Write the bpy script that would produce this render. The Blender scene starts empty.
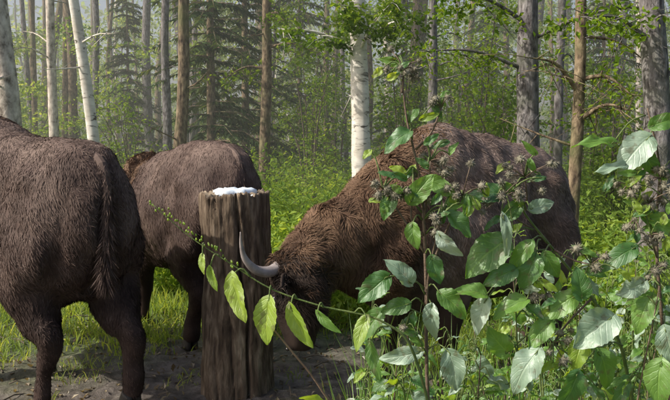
import bpy, math, random
import numpy as np
from mathutils import Vector, Matrix, noise
random.seed(7); rng=np.random.default_rng(7)
scene=bpy.context.scene
def link(o,parent=None):
    scene.collection.objects.link(o)
    if parent: o.parent=parent
    return o
def empty(name,loc=(0,0,0),rz=0,s=1):
    e=bpy.data.objects.new(name,None); e.location=loc; e.rotation_euler=(0,0,rz); e.scale=(s,s,s); e.empty_display_size=.2
    return link(e)
class Geo:
    def __init__(s): s.V=[];s.F=[];s.M=[];s.U=[];s.n=0
    def add(s,V,F,m=0,uv=None):
        V=np.asarray(V,float).reshape(-1,3); F=np.asarray(F,int)
        s.V.append(V); s.F.append(F+s.n); s.M.append(m); s.n+=len(V)
        s.U.append(np.zeros((len(V),2)) if uv is None else uv)
    def build(s,name,mats,parent=None,smooth=False):
        V=np.concatenate(s.V); U=np.concatenate(s.U)
        loops=np.concatenate([f.ravel() for f in s.F])
        tot=np.concatenate([np.full(len(f),f.shape[1]) for f in s.F])
        mi=np.concatenate([np.full(len(f),m) for f,m in zip(s.F,s.M)])
        st=np.concatenate([[0],np.cumsum(tot)[:-1]])
        me=bpy.data.meshes.new(name)
        me.vertices.add(len(V)); me.vertices.foreach_set('co',V.ravel().astype(np.float32))
        me.loops.add(len(loops)); me.loops.foreach_set('vertex_index',loops.astype(np.int32))
        me.polygons.add(len(tot)); me.polygons.foreach_set('loop_start',st.astype(np.int32)); 
        me.polygons.foreach_set('material_index',mi.astype(np.int32))
        for m in mats: me.materials.append(m)
        me.update(calc_edges=True)
        ul=me.uv_layers.new(name='UVMap'); ul.data.foreach_set('uv',U[loops].ravel().astype(np.float32))
        me.polygons.foreach_set('use_smooth',np.full(len(tot),smooth))
        me.validate()
        return link(bpy.data.objects.new(name,me),parent)
def unit(v):
    v=np.asarray(v,float); return v/(np.sqrt((v*v).sum(-1,keepdims=True))+1e-9)
def interp_path(P,R,n):
    P=np.asarray(P,float); R=np.asarray(R,float)
    if R.ndim==1: R=np.stack([R,R],1)
    A=np.hstack([P,R]); A=np.vstack([2*A[0]-A[1],A,2*A[-1]-A[-2]])
    out=[]; k=len(P)-1
    for t in np.linspace(0,k,n):
        i=min(int(t),k-1); f=t-i
        a,b,c,d=A[i:i+4]
        out.append(.5*((2*b)+(c-a)*f+(2*a-5*b+4*c-d)*f*f+(3*b-a-3*c+d)*f**3))
    out=np.array(out); out[:,3:]=np.maximum(out[:,3:],1e-4)
    return out[:,:3],out[:,3:]
def tube(g,P,R,segs=8,m=0,n=None,side=None,rough=0,rf=3,cap=True):
    P=np.asarray(P,float); R=np.asarray(R,float)
    if R.ndim==1: R=np.stack([R,R],1)
    if n: P,R=interp_path(P,R,n)
    k=len(P); T=unit(np.gradient(P,axis=0))
    s0=np.array(side if side is not None else ([1,0,0] if abs(T[0][0])<.8 else [0,1,0]),float)
    a=np.linspace(0,2*math.pi,segs,endpoint=False); V=[]
    for i in range(k):
        s0=s0-T[i]*np.dot(s0,T[i]); s0=s0/ (np.linalg.norm(s0)+1e-9)
        u=np.cross(T[i],s0)
        ring=P[i]+np.outer(np.cos(a)*R[i,0],s0)+np.outer(np.sin(a)*R[i,1],u)
        if rough:
            for j in range(segs):
                d=ring[j]-P[i]
                ring[j]=P[i]+d*(1+rough*noise.noise(Vector((math.cos(a[j])*rf,math.sin(a[j])*rf,i*.35+P[0][0]*7))))
        V.append(ring)
    V=np.concatenate(V)
    i,j=np.meshgrid(np.arange(k-1),np.arange(segs),indexing='ij'); i=i.ravel(); j=j.ravel(); j2=(j+1)%segs
    F=np.stack([i*segs+j,i*segs+j2,(i+1)*segs+j2,(i+1)*segs+j],1)
    uv=np.stack([np.tile(a/6.283,k),np.repeat(np.arange(k)/k,segs)],1)
    base=g.n; g.add(V,F,m,uv)
    if cap:
        c=np.array([P[0],P[-1]]); j=np.arange(segs); j2=(j+1)%segs; o=k*segs
        F0=np.stack([j2,j,np.full(segs,o)],1); F1=np.stack([(k-1)*segs+j,(k-1)*segs+j2,np.full(segs,o+1)],1)
        g.F.append(np.vstack([F0,F1])+base); g.M.append(m); g.V.append(c); g.U.append(np.zeros((2,2))); g.n=base+len(V)+2
def leaves(g,C,S,m=0,up=.3,asp=.6,dirs=None):
    n=len(C); S=np.broadcast_to(S,(n,)).reshape(n,1)
    d=unit(rng.normal(size=(n,3))*[1,1,.7]+[0,0,-.2]) if dirs is None else unit(dirs)
    nn=unit(rng.normal(size=(n,3))+[0,0,up*3]); s=unit(np.cross(d,nn)); nn=np.cross(s,d)
    a=C-d*S*.5; b=C+s*S*asp*.5+nn*S*.1-d*S*.08; c=C+d*S*.5-nn*S*.1; e=C-s*S*asp*.5+nn*S*.1-d*S*.08
    V=np.stack([a,b,c,e],1).reshape(-1,3); i=np.arange(n)*4
    g.add(V,np.vstack([np.stack([i,i+1,i+2],1),np.stack([i,i+2,i+3],1)]),m)
def blades(g,B,D,L,W,m=0,droop=.3,N=None):
    n=len(B); L=np.broadcast_to(L,(n,)).reshape(n,1); W=np.broadcast_to(W,(n,)).reshape(n,1)
    D=unit(D); s=unit(np.cross(D,rng.normal(size=(n,3)) if N is None else N))
    dr=np.array([0,0,-1.])
    mid=B+D*L*.5; tip=B+D*L*.95+dr*L*droop
    V=np.stack([B-s*W*.5,B+s*W*.5,mid+s*W*.4,mid-s*W*.4,tip],1).reshape(-1,3); i=np.arange(n)*5
    base=g.n
    g.add(V,np.stack([i,i+1,i+2,i+3],1),m)
    g.F.append(np.stack([i+3,i+2,i+4],1)+base); g.M.append(m); g.V.append(np.zeros((0,3))); g.U.append(np.zeros((0,2)))
# ---------------- materials
def newmat(name):
    m=bpy.data.materials.new(name); m.use_nodes=True; nt=m.node_tree; nt.nodes.clear()
    return m,nt,nt.nodes,nt.links
def N(nt,t,**k):
    n=nt.nodes.new(t)
    for a,b in k.items(): setattr(n,a,b)
    return n
def ramp(nt,fac,stops):
    r=nt.nodes.new('ShaderNodeValToRGB'); e=r.color_ramp.elements
    while len(e)<len(stops): e.new(.5)
    for x,(p,c) in zip(e,stops): x.position=p; x.color=(*c,1)
    nt.links.new(fac,r.inputs['Fac']); return r.outputs['Color']
def leafmat(name,cols,trans=.45,veins=False,gloss=.12,rough=.45,nscale=.6):
    m,nt,no,li=newmat(name)
    geo=N(nt,'ShaderNodeNewGeometry'); no1=N(nt,'ShaderNodeTexNoise'); no1.inputs['Scale'].default_value=nscale; no1.inputs['Detail'].default_value=1
    li.new(geo.outputs['Position'],no1.inputs['Vector'])
    a=N(nt,'ShaderNodeMath',operation='MULTIPLY_ADD'); li.new(geo.outputs['Random Per Island'],a.inputs[0]); a.inputs[1].default_value=.65
    b=N(nt,'ShaderNodeMath',operation='MULTIPLY_ADD'); li.new(no1.outputs['Fac'],b.inputs[0]); b.inputs[1].default_value=1.4; b.inputs[2].default_value=-.52
    li.new(b.outputs[0],a.inputs[2])
    k=len(cols); col=ramp(nt,a.outputs[0],[(i/(k-1),c) for i,c in enumerate(cols)])
    bump=None
    if veins:
        uv=N(nt,'ShaderNodeUVMap'); sx=N(nt,'ShaderNodeSeparateXYZ'); li.new(uv.outputs[0],sx.inputs[0])
        ab=N(nt,'ShaderNodeMath',operation='ABSOLUTE'); li.new(sx.outputs['Y'],ab.inputs[0])
        m1=N(nt,'ShaderNodeMath',operation='MULTIPLY'); li.new(ab.outputs[0],m1.inputs[0]); m1.inputs[1].default_value=-.35
        m2=N(nt,'ShaderNodeMath',operation='ADD'); li.new(m1.outputs[0],m2.inputs[0]); li.new(sx.outputs['X'],m2.inputs[1])
        n2=N(nt,'ShaderNodeTexNoise'); n2.inputs['Scale'].default_value=60; li.new(geo.outputs['Position'],n2.inputs['Vector'])
        wv=N(nt,'ShaderNodeMath',operation='MULTIPLY_ADD'); li.new(n2.outputs['Fac'],wv.inputs[0]); wv.inputs[1].default_value=.08; li.new(m2.outputs[0],wv.inputs[2])
        m3=N(nt,'ShaderNodeMath',operation='MULTIPLY'); li.new(wv.outputs[0],m3.inputs[0]); m3.inputs[1].default_value=40.
        m4=N(nt,'ShaderNodeMath',operation='SINE'); li.new(m3.outputs[0],m4.inputs[0])
        v1=N(nt,'ShaderNodeMapRange'); li.new(m4.outputs[0],v1.inputs[0]); v1.inputs[1].default_value=.6; v1.inputs[2].default_value=1; v1.inputs[4].default_value=.4
        v2=N(nt,'ShaderNodeMapRange'); li.new(ab.outputs[0],v2.inputs[0]); v2.inputs[1].default_value=.09; v2.inputs[2].default_value=.02
        mx=N(nt,'ShaderNodeMath',operation='MAXIMUM'); li.new(v1.outputs[0],mx.inputs[0]); li.new(v2.outputs[0],mx.inputs[1])
        mc=N(nt,'ShaderNodeMix',data_type='RGBA'); sc=N(nt,'ShaderNodeMath',operation='MULTIPLY'); li.new(mx.outputs[0],sc.inputs[0]); sc.inputs[1].default_value=.25
        li.new(sc.outputs[0],mc.inputs[0]); li.new(col,mc.inputs[6]); mc.inputs[7].default_value=(min(1,cols[-1][0]*1.6+.03),min(1,cols[-1][1]*1.5+.03),cols[-1][2]*1.4+.02,1)
        n3=N(nt,'ShaderNodeTexNoise'); n3.inputs['Scale'].default_value=38; n3.inputs['Detail'].default_value=4; li.new(geo.outputs['Position'],n3.inputs['Vector'])
        bl=N(nt,'ShaderNodeMapRange'); li.new(n3.outputs['Fac'],bl.inputs[0]); bl.inputs[1].default_value=.58; bl.inputs[2].default_value=.68; bl.inputs[4].default_value=.6
        m5=N(nt,'ShaderNodeMix',data_type='RGBA'); li.new(bl.outputs[0],m5.inputs[0]); li.new(mc.outputs[2],m5.inputs[6]); m5.inputs[7].default_value=(.13,.11,.045,1)
        col=m5.outputs[2]
        bump=N(nt,'ShaderNodeBump'); bump.inputs['Strength'].default_value=.5; bump.inputs['Distance'].default_value=.003
        ad=N(nt,'ShaderNodeMath',operation='SUBTRACT'); li.new(n2.outputs['Fac'],ad.inputs[0]); li.new(mx.outputs[0],ad.inputs[1]); li.new(ad.outputs[0],bump.inputs['Height'])
    d=N(nt,'ShaderNodeBsdfDiffuse'); t=N(nt,'ShaderNodeBsdfTranslucent')
    li.new(col,d.inputs[0])
    hs=N(nt,'ShaderNodeMix',data_type='RGBA',blend_type='MULTIPLY'); hs.inputs[0].default_value=1; li.new(col,hs.inputs[6]); hs.inputs[7].default_value=(2.1,1.8,.7,1); li.new(hs.outputs[2],t.inputs[0])
    x1=N(nt,'ShaderNodeMixShader'); x1.inputs[0].default_value=trans; li.new(d.outputs[0],x1.inputs[1]); li.new(t.outputs[0],x1.inputs[2])
    out=x1.outputs[0]
    if bump: li.new(bump.outputs[0],d.inputs['Normal'])
    if gloss>0:
        g=N(nt,'ShaderNodeBsdfGlossy'); g.inputs['Roughness'].default_value=rough; g.inputs['Color'].default_value=(.9,.95,1,1)
        if bump: li.new(bump.outputs[0],g.inputs['Normal'])
        x2=N(nt,'ShaderNodeMixShader'); x2.inputs[0].default_value=gloss; li.new(out,x2.inputs[1]); li.new(g.outputs[0],x2.inputs[2]); out=x2.outputs[0]
    o=N(nt,'ShaderNodeOutputMaterial'); li.new(out,o.inputs[0]); return m
def pmat(name,stops,scale=(1,1,1),nscale=5,detail=6,rough=.8,bump=.5,bdist=.02,spec=.3,distort=0,coord='Object',moss=None):
    m,nt,no,li=newmat(name)
    tc=N(nt,'ShaderNodeTexCoord'); mp=N(nt,'ShaderNodeMapping'); mp.inputs['Scale'].default_value=scale; li.new(tc.outputs[coord],mp.inputs[0])
    n=N(nt,'ShaderNodeTexNoise'); n.inputs['Scale'].default_value=nscale; n.inputs['Detail'].default_value=detail; n.inputs['Distortion'].default_value=distort; n.inputs['Roughness'].default_value=.62; li.new(mp.outputs[0],n.inputs['Vector'])
    c=ramp(nt,n.outputs['Fac'],stops)
    if moss:
        n2=N(nt,'ShaderNodeTexNoise'); n2.inputs['Scale'].default_value=2.2; n2.inputs['Detail'].default_value=6; li.new(tc.outputs[coord],n2.inputs['Vector'])
        mr=N(nt,'ShaderNodeMapRange'); li.new(n2.outputs['Fac'],mr.inputs[0]); mr.inputs[1].default_value=.5; mr.inputs[2].default_value=.66; mr.inputs[4].default_value=.7
        mx=N(nt,'ShaderNodeMix',data_type='RGBA'); li.new(mr.outputs[0],mx.inputs[0]); li.new(c,mx.inputs[6]); mx.inputs[7].default_value=(*moss,1); c=mx.outputs[2]
    p=N(nt,'ShaderNodeBsdfPrincipled'); p.inputs['Roughness'].default_value=rough; p.inputs['Specular IOR Level'].default_value=spec; li.new(c,p.inputs['Base Color'])
    b=N(nt,'ShaderNodeBump'); b.inputs['Strength'].default_value=bump; b.inputs['Distance'].default_value=bdist; li.new(n.outputs['Fac'],b.inputs['Height']); li.new(b.outputs[0],p.inputs['Normal'])
    o=N(nt,'ShaderNodeOutputMaterial'); li.new(p.outputs[0],o.inputs[0]); return m
bark_grey=pmat('bark_grey',[(.35,(.05,.042,.045)),(.5,(.17,.155,.16)),(.68,(.33,.31,.32))],(4,4,1.6),5,9,.9,1,.03,moss=(.11,.12,.09))
bark_brown=pmat('bark_brown',[(.35,(.045,.032,.025)),(.5,(.17,.125,.085)),(.68,(.34,.27,.18))],(4,4,1.6),5,9,.9,1,.03,moss=(.15,.16,.07))
bark_pale=pmat('bark_pale',[(.33,(.16,.13,.11)),(.47,(.5,.44,.39)),(.65,(.76,.69,.62))],(3,3,2),4,9,.85,.8,.02)
bark_birch=pmat('bark_birch',[(.36,(.08,.07,.06)),(.43,(.64,.6,.56)),(.7,(.86,.82,.77))],(2,2,6),2.6,8,.75,.4,.01,distort=.8,moss=(.5,.45,.38))
twig=pmat('twig',[(.3,(.05,.04,.03)),(.7,(.17,.14,.11))],nscale=20)
lf_tree=leafmat('leaf_tree',[(.05,.11,.018),(.12,.21,.03),(.24,.34,.05)],.5,nscale=.5,gloss=0)
lf_under=leafmat('leaf_under',[(.08,.15,.035),(.18,.29,.06),(.32,.43,.11)],.45,nscale=.8,gloss=0)
lf_far=leafmat('leaf_far',[(.055,.12,.035),(.17,.27,.08),(.36,.44,.14)],.5,nscale=.16,gloss=0)  # paler than lf_tree: haze of distance put into the leaf colour
lf_spruce=leafmat('leaf_spruce',[(.02,.045,.02),(.045,.08,.03),(.12,.16,.05)],.3,nscale=.7,gloss=0)
lf_grass=leafmat('leaf_grass',[(.11,.18,.04),(.21,.3,.08),(.36,.42,.15)],.45,nscale=1.2,gloss=0)
# ---------------- world, sun, camera
SUN=Vector((-.74,-.22,.64)).normalized()
w=bpy.data.worlds.new('World'); scene.world=w; w.use_nodes=True; nt=w.node_tree
bg=nt.nodes['Background']; sk=nt.nodes.new('ShaderNodeTexSky'); sk.sky_type='NISHITA'; sk.sun_disc=False
sk.sun_elevation=math.asin(SUN.z); sk.sun_rotation=math.atan2(SUN.x,SUN.y); sk.air_density=1.0; sk.dust_density=5
nt.links.new(sk.outputs[0],bg.inputs[0]); bg.inputs[1].default_value=.15
sl=bpy.data.lights.new('sun','SUN'); sl.energy=5; sl.angle=math.radians(.55); sl.color=(1,.93,.78)
so=link(bpy.data.objects.new('sun',sl)); so.rotation_euler=SUN.to_track_quat('Z','Y').to_euler()
cam=bpy.data.cameras.new('camera'); cam.lens=37.6; cam.sensor_width=36; cam.clip_end=1000; cam.clip_start=.05
co=link(bpy.data.objects.new('camera',cam)); co.location=(0,0,1.6); co.rotation_euler=(math.radians(90-4.1),0,0); scene.camera=co
scene.view_settings.view_transform='Standard'; scene.view_settings.look='None'; scene.view_settings.exposure=0
# ---------------- ground
def gh(x,y):
    d=math.hypot(x,y-5)
    h=.10*noise.noise(Vector((x*.35,y*.35,0)))+.05*noise.noise(Vector((x*1.7,y*1.7,3)))*(1 if d<40 else 0)
    if d<9: h=h*.5+.045*noise.noise(Vector((x*5,y*5,1)))+.03*noise.noise(Vector((x*13,y*13,1)))
    return h-.02
def ground():
    n=280; u=np.linspace(-1,1,n); k=5.4; q=np.sinh(k*u)/np.sinh(k)*220
    V=[(x,y+5,gh(x,y+5)) for y in q for x in q]
    i,j=np.meshgrid(np.arange(n-1),np.arange(n-1),indexing='ij'); i=i.ravel(); j=j.ravel()
    g=Geo(); g.add(V,np.stack([i*n+j,i*n+j+1,(i+1)*n+j+1,(i+1)*n+j],1))
    m,nt,no,li=newmat('mud_and_turf')
    tc=N(nt,'ShaderNodeNewGeometry')
    n1=N(nt,'ShaderNodeTexNoise'); n1.inputs['Scale'].default_value=9; n1.inputs['Detail'].default_value=10; n1.inputs['Roughness'].default_value=.7; li.new(tc.outputs['Position'],n1.inputs['Vector'])
    mud=ramp(nt,n1.outputs['Fac'],[(.3,(.035,.027,.022)),(.5,(.12,.10,.09)),(.7,(.26,.23,.21))])
    n2=N(nt,'ShaderNodeTexNoise'); n2.inputs['Scale'].default_value=14; n2.inputs['Detail'].default_value=8; li.new(tc.outputs['Position'],n2.inputs['Vector'])
    turf=ramp(nt,n2.outputs['Fac'],[(.3,(.03,.04,.015)),(.5,(.07,.11,.035)),(.7,(.14,.18,.06))])
    vd=N(nt,'ShaderNodeVectorMath',operation='DISTANCE'); li.new(tc.outputs['Position'],vd.inputs[0]); vd.inputs[1].default_value=(-.6,3.6,0)
    n3=N(nt,'ShaderNodeTexNoise'); n3.inputs['Scale'].default_value=1.3; n3.inputs['Detail'].default_value=5; li.new(tc.outputs['Position'],n3.inputs['Vector'])
    ma=N(nt,'ShaderNodeMath',operation='MULTIPLY_ADD'); li.new(n3.outputs['Fac'],ma.inputs[0]); ma.inputs[1].default_value=3; li.new(vd.outputs['Value'],ma.inputs[2])
    mr=N(nt,'ShaderNodeMapRange'); li.new(ma.outputs[0],mr.inputs[0]); mr.inputs[1].default_value=3.1; mr.inputs[2].default_value=4.7
    mx=N(nt,'ShaderNodeMix',data_type='RGBA'); li.new(mr.outputs[0],mx.inputs[0]); li.new(mud,mx.inputs[6]); li.new(turf,mx.inputs[7])
    p=N(nt,'ShaderNodeBsdfPrincipled'); li.new(mx.outputs[2],p.inputs['Base Color'])
    rr=N(nt,'ShaderNodeMapRange'); li.new(n3.outputs['Fac'],rr.inputs[0]); rr.inputs[1].default_value=.4; rr.inputs[2].default_value=.55; rr.inputs[3].default_value=.25; rr.inputs[4].default_value=.85; li.new(rr.outputs[0],p.inputs['Roughness'])
    b=N(nt,'ShaderNodeBump'); b.inputs['Strength'].default_value=1; b.inputs['Distance'].default_value=.05; li.new(n1.outputs['Fac'],b.inputs['Height']); li.new(b.outputs[0],p.inputs['Normal'])
    o=N(nt,'ShaderNodeOutputMaterial'); li.new(p.outputs[0],o.inputs[0])
    g.build('ground',[m],smooth=True)
ground()
# ---------------- bison
def furmat(name,dark,mid,light,gloss=.2):
    m,nt,no,li=newmat(name)
    tc=N(nt,'ShaderNodeTexCoord'); geo=N(nt,'ShaderNodeNewGeometry')
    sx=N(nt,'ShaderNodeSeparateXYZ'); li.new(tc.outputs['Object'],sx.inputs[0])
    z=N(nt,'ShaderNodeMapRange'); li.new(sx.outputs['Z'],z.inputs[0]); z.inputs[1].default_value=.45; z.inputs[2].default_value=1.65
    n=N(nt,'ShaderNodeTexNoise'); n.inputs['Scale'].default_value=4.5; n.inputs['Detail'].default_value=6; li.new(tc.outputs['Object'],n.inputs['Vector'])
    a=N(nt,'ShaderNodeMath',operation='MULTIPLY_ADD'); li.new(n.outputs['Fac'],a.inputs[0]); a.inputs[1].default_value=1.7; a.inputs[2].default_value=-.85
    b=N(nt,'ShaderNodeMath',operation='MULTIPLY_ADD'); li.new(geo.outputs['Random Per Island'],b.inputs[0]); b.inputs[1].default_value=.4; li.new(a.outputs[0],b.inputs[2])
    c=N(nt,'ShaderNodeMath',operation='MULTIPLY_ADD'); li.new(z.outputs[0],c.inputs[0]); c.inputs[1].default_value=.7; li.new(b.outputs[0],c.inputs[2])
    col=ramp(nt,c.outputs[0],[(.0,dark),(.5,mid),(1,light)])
    p=N(nt,'ShaderNodeBsdfPrincipled'); li.new(col,p.inputs['Base Color']); p.inputs['Roughness'].default_value=.7; p.inputs['Specular IOR Level'].default_value=gloss
    o=N(nt,'ShaderNodeOutputMaterial'); li.new(p.outputs[0],o.inputs[0]); return m
fur_dark=furmat('fur_dark',(.028,.017,.015),(.075,.049,.043),(.16,.115,.10))
fur_mid=furmat('fur_mid',(.032,.02,.016),(.115,.08,.068),(.25,.19,.17))
fur_mane=furmat('fur_mane',(.03,.016,.011),(.10,.058,.037),(.20,.125,.08))
fur_face=furmat('fur_face',(.016,.011,.010),(.038,.026,.021),(.08,.056,.046))
horn_m=pmat('horn',[(.3,(.16,.135,.135)),(.6,(.34,.30,.30))],nscale=12,rough=.55,bump=.4,bdist=.005,spec=.25)
hoof_m=pmat('hoof',[(.3,(.02,.018,.017)),(.7,(.06,.05,.045))],nscale=14,rough=.5)
eye_m=pmat('eye',[(.3,(.01,.008,.007)),(.7,(.02,.015,.012))],rough=.08,spec=.8,bump=0)
def bison(name,loc,yaw,s,sect,P,d,lat,neck,legs,fmat,nf=60000,tailoff=0.,seed=1,hx=0.):
    root=empty(name,loc,yaw,s)
    rs=np.random.default_rng(seed)
    g=Geo()
    sect=np.array(sect,float); xs=np.linspace(sect[0,0],sect[-1,0],40)
    a=np.linspace(0,2*math.pi,28,endpoint=False); V=[]
    tp,bt,wd=[np.interp(xs,sect[:,0],sect[:,k]) for k in (1,2,3)]
    ker=np.array([.2,.6,.2])
    for arr in (tp,bt,wd):
        for _ in range(3): arr[1:-1]=np.convolve(arr,ker,'valid')
    for x,t,b,w_ in zip(xs,tp,bt,wd):
        mid=b*.52+t*.48; sn=np.sin(a); cs=np.cos(a)
        zz=np.where(sn>0,mid+(t-mid)*sn**1.0,mid+(mid-b)*sn)
        yy=np.sign(cs)*np.abs(cs)**.85*w_*np.where(sn>.0,1-.28*sn,1)
        V.append(np.stack([np.full(28,x),yy,zz],1))
    V=np.concatenate(V); k=40; i,j=np.meshgrid(np.arange(k-1),np.arange(28),indexing='ij'); i=i.ravel();j=j.ravel();j2=(j+1)%28
    o=len(V); V=np.vstack([V,V[:28].mean(0),V[-28:].mean(0)])
    g.add(V,np.stack([i*28+j,i*28+j2,(i+1)*28+j2,(i+1)*28+j],1))
    jj=np.arange(28); kk=(jj+1)%28
    g.F.append(np.vstack([np.stack([kk,jj,np.full(28,o)],1),np.stack([(k-1)*28+jj,(k-1)*28+kk,np.full(28,o+1)],1)])); g.M.append(0); g.V.append(np.zeros((0,3))); g.U.append(np.zeros((0,2)))
    P=np.array(P,float); d=unit(d); lat=np.array(lat,float); lat=unit(lat-d*np.dot(lat,d)); fr=np.cross(d,lat)
    fr=fr if fr[0]>0 or fr[2]<0 else -fr
    tube(g,[*[q[:3] for q in neck],P+d*.05-fr*.06],[*[(q[3],q[4]) for q in neck],(.16,.18)],20,n=16,side=(0,1,0))
    H=[(-.07,.06,.06,-.02),(-.03,.14,.13,-.02),(.06,.16,.165,-.02),(.16,.155,.175,-.03),(.27,.13,.15,-.01),(.38,.105,.12,0),(.47,.095,.10,.01),(.53,.09,.085,.01),(.56,.05,.045,.01)]
    tube(g,[P+d*h[0]+fr*h[3] for h in H],[(h[1],h[2]) for h in H],20,n=26,side=lat)
    hooves=Geo()
    for (kind,sy,dx,ddx,lift) in legs:
        y=sy*.2
        if kind=='f':
            pts=[(-.02,y*.9,1.2),(.0,y*1.15,.95),(-.04+dx*.2,y*1.15,.74),(.02+dx*.6,y,.44),(.0+dx*.8+ddx*.3,y,.27),(.0+dx+ddx*.7,y,.13),(.02+dx+ddx,y,.07)]
            R=[(.2,.12),(.19,.13),(.13,.105),(.078,.074),(.056,.056),(.06,.058),(.056,.056)]
        else:
            pts=[(-1.12,y*.8,1.2),(-1.05,y*1.05,1.02),(-.98+dx*.25,y*1.15,.8),(-1.12+dx*.6,y*1.05,.6),(-1.25+dx*.8,y,.48),(-1.21+dx+ddx*.3,y,.3),(-1.18+dx+ddx*.7,y,.14),(-1.15+dx+ddx,y,.07)]
            pts=[(p[0]+hx,p[1],p[2]) for p in pts]
            R=[(.2,.13),(.25,.17),(.22,.155),(.15,.118),(.09,.074),(.06,.058),(.062,.06),(.058,.058)]
        pts=np.array(pts); pts[-4:,2]+=lift*np.array([.3,.6,1,1])
        tube(g,pts,R,16,n=24,side=(1,0,0))
        b=pts[-1]
        for q in (-1,1):
            tube(hooves,[b+[.005,q*.026,.03],b+[.015,q*.028,0],b+[.025,q*.031,-.045],b+[.03,q*.031,-.068]],[(.045,.026),(.052,.028),(.062,.032),(.064,.033)],12,n=6,side=(1,0,0))
    tmp=g.build('tmp',[]); tmp.parent=None
    r=tmp.modifiers.new('r','REMESH'); r.mode='VOXEL'; r.voxel_size=.022
    sm=tmp.modifiers.new('s','SMOOTH'); sm.factor=.6; sm.iterations=7
    dg=bpy.context.evaluated_depsgraph_get(); me=bpy.data.meshes.new_from_object(tmp.evaluated_get(dg))
    bpy.data.objects.remove(tmp)
    nv=len(me.vertices); C=np.zeros(nv*3,np.float32); me.vertices.foreach_get('co',C); C=C.reshape(-1,3)
    NN=np.zeros(nv*3,np.float32); me.vertices.foreach_get('normal',NN); NN=NN.reshape(-1,3)
    def sst(x,a_,b_): 
        t=min(1,max(0,(x-a_)/(b_-a_))); return t*t*(3-2*t)
    for q in range(nv):
        c=C[q]; v=.030*noise.noise(Vector((c[0]*3.2+seed,c[1]*3.2,c[2]*2.6)))+.018*noise.noise(Vector((c[0]*9,c[1]*9+seed,c[2]*6)))
        if c[2]>.5:
            x_,z_=c[0]-hx*.8*(c[0]<-.5),c[2]; av=abs(c[1])
            side_=sst(av,.12,.25)
            v-=side_*.06*math.exp(-((x_+.78-.25*(z_-1.1))/.10)**2)*sst(z_,.75,.95)*(1-sst(z_,1.25,1.45))
            v+=side_*.045*math.exp(-((x_+1.05)/.11)**2-((z_-1.38)/.07)**2)
            v-=side_*.03*math.exp(-((x_+.28+.2*(z_-1))/.09)**2)*(1-sst(z_,1.4,1.6))
            if -.75<x_<-.25: v+=side_*.007*math.sin(x_*42+z_*4)
            if x_<-1.2: v-=.05*math.exp(-(c[1]/.06)**2)*(1-sst(z_,1.2,1.4))
            if x_<-.9: v-=.035*math.exp(-((av-.24)/.05)**2)*sst(z_,.7,.9)*(1-sst(z_,1.1,1.35))
        C[q]+=NN[q]*v
    me.vertices.foreach_set('co',C.ravel()); me.update(); me.materials.clear()
    for mm_ in (fmat,fur_mane,fur_face): me.materials.append(mm_)
    for p_ in me.polygons: p_.use_smooth=True
    me.name='body'; body=link(bpy.data.objects.new('body',me),root)
    me.calc_loop_triangles(); nt_=len(me.loop_triangles); T=np.zeros(nt_*3,np.int32); me.loop_triangles.foreach_get('vertices',T); T=T.reshape(-1,3)
    A,B,D_=C[T[:,0]],C[T[:,1]],C[T[:,2]]; cr=np.cross(B-A,D_-A); ar=np.linalg.norm(cr,axis=1)
    def region(X):
        hd=np.linalg.norm(X-(P+d*.02),axis=1)
        mane=np.clip((X[:,0]-.02-.25*(1.3-X[:,2]))/.35,0,1)*np.clip((X[:,2]-.5)/.2,0,1)
        tt=(X-P)@d; rad=np.linalg.norm((X-P)-np.outer(tt,d),axis=1)
        fc=np.clip(1.6-rad/.17,0,1)*np.clip((tt+.05)/.12,0,1)*(X[:,0]>.7)
        return mane,hd,fc
    cen=(A+B+D_)/3; mane,hd,fc=region(cen); wgt=ar*(1+1.5*mane); wgt/=wgt.sum()
    idx=rs.choice(nt_,nf,p=wgt); r1=np.sqrt(rs.random((nf,1))); r2=rs.random((nf,1))
    X=A[idx]*(1-r1)+B[idx]*r1*(1-r2)+D_[idx]*r1*r2; Nn=unit(cr[idx])
    mane,hd,fc=region(X); face=np.clip(((X-P)@d-.2)/.1,0,1)
    cl=np.array([[noise.noise(Vector(x*9)),noise.noise(Vector(x*9)+Vector((9,3,1))),noise.noise(Vector(x*9)+Vector((2,8,5)))] for x in X])
    comb=np.array([-.55,0,-.8])+cl*1.5*(.6+mane[:,None])+rs.normal(size=(nf,3))*.3
    comb=comb-Nn*np.sum(comb*Nn,axis=1,keepdims=True); comb=unit(comb)
    L=(.028+.018*rs.random(nf))*(1-mane)+mane*(.035+.035*rs.random(nf)); L=L*(1-.75*face)
    chin=np.clip(1-np.linalg.norm(X-(P+d*.33-fr*.13),axis=1)/.15,0,1); L=L+chin*.10
    leg=np.clip((.6-X[:,2])/.15,0,1)*(hd>.6); L=L*(1-.5*leg)
    Dr=unit(comb+Nn*(.25+.25*mane)[:,None])
    fg=Geo(); ismane=mane>rs.random(nf)*.8+.1; isf=fc>rs.random(nf)*.6
    for msk,mi in (((~ismane)&(~isf),0),(ismane&(~isf),1),(isf,2)):
        blades(fg,X[msk]-Nn[msk]*.002,Dr[msk],L[msk],.0038+.002*rs.random(msk.sum()),mi,droop=.12,N=Nn[msk]+rs.normal(size=(msk.sum(),3))*.3)
    fo=fg.build('fur',[fmat,fur_mane,fur_face],root)
    pc=np.zeros(len(me.polygons)*3,np.float32); me.polygons.foreach_get('center',pc); mm,_,ff=region(pc.reshape(-1,3)); me.polygons.foreach_set('material_index',np.where(ff>.3,2,(mm>.5)).astype(np.int32))
    tg=Geo(); x0=sect[0,0]; zt=np.interp(x0+.1,sect[:,0],sect[:,1]); to=tailoff
    path=[(x0+.2,0,zt+.01),(x0+.06,0,zt-.06),(x0-.0,to*.3,zt-.25),(x0-.0,to*.7,zt-.45),(x0+.01,to,zt-.64)]
    tube(tg,path,[.036,.03,.024,.02,.012],10,n=14)
    cc,_=interp_path(path,np.ones(5),40)
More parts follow.
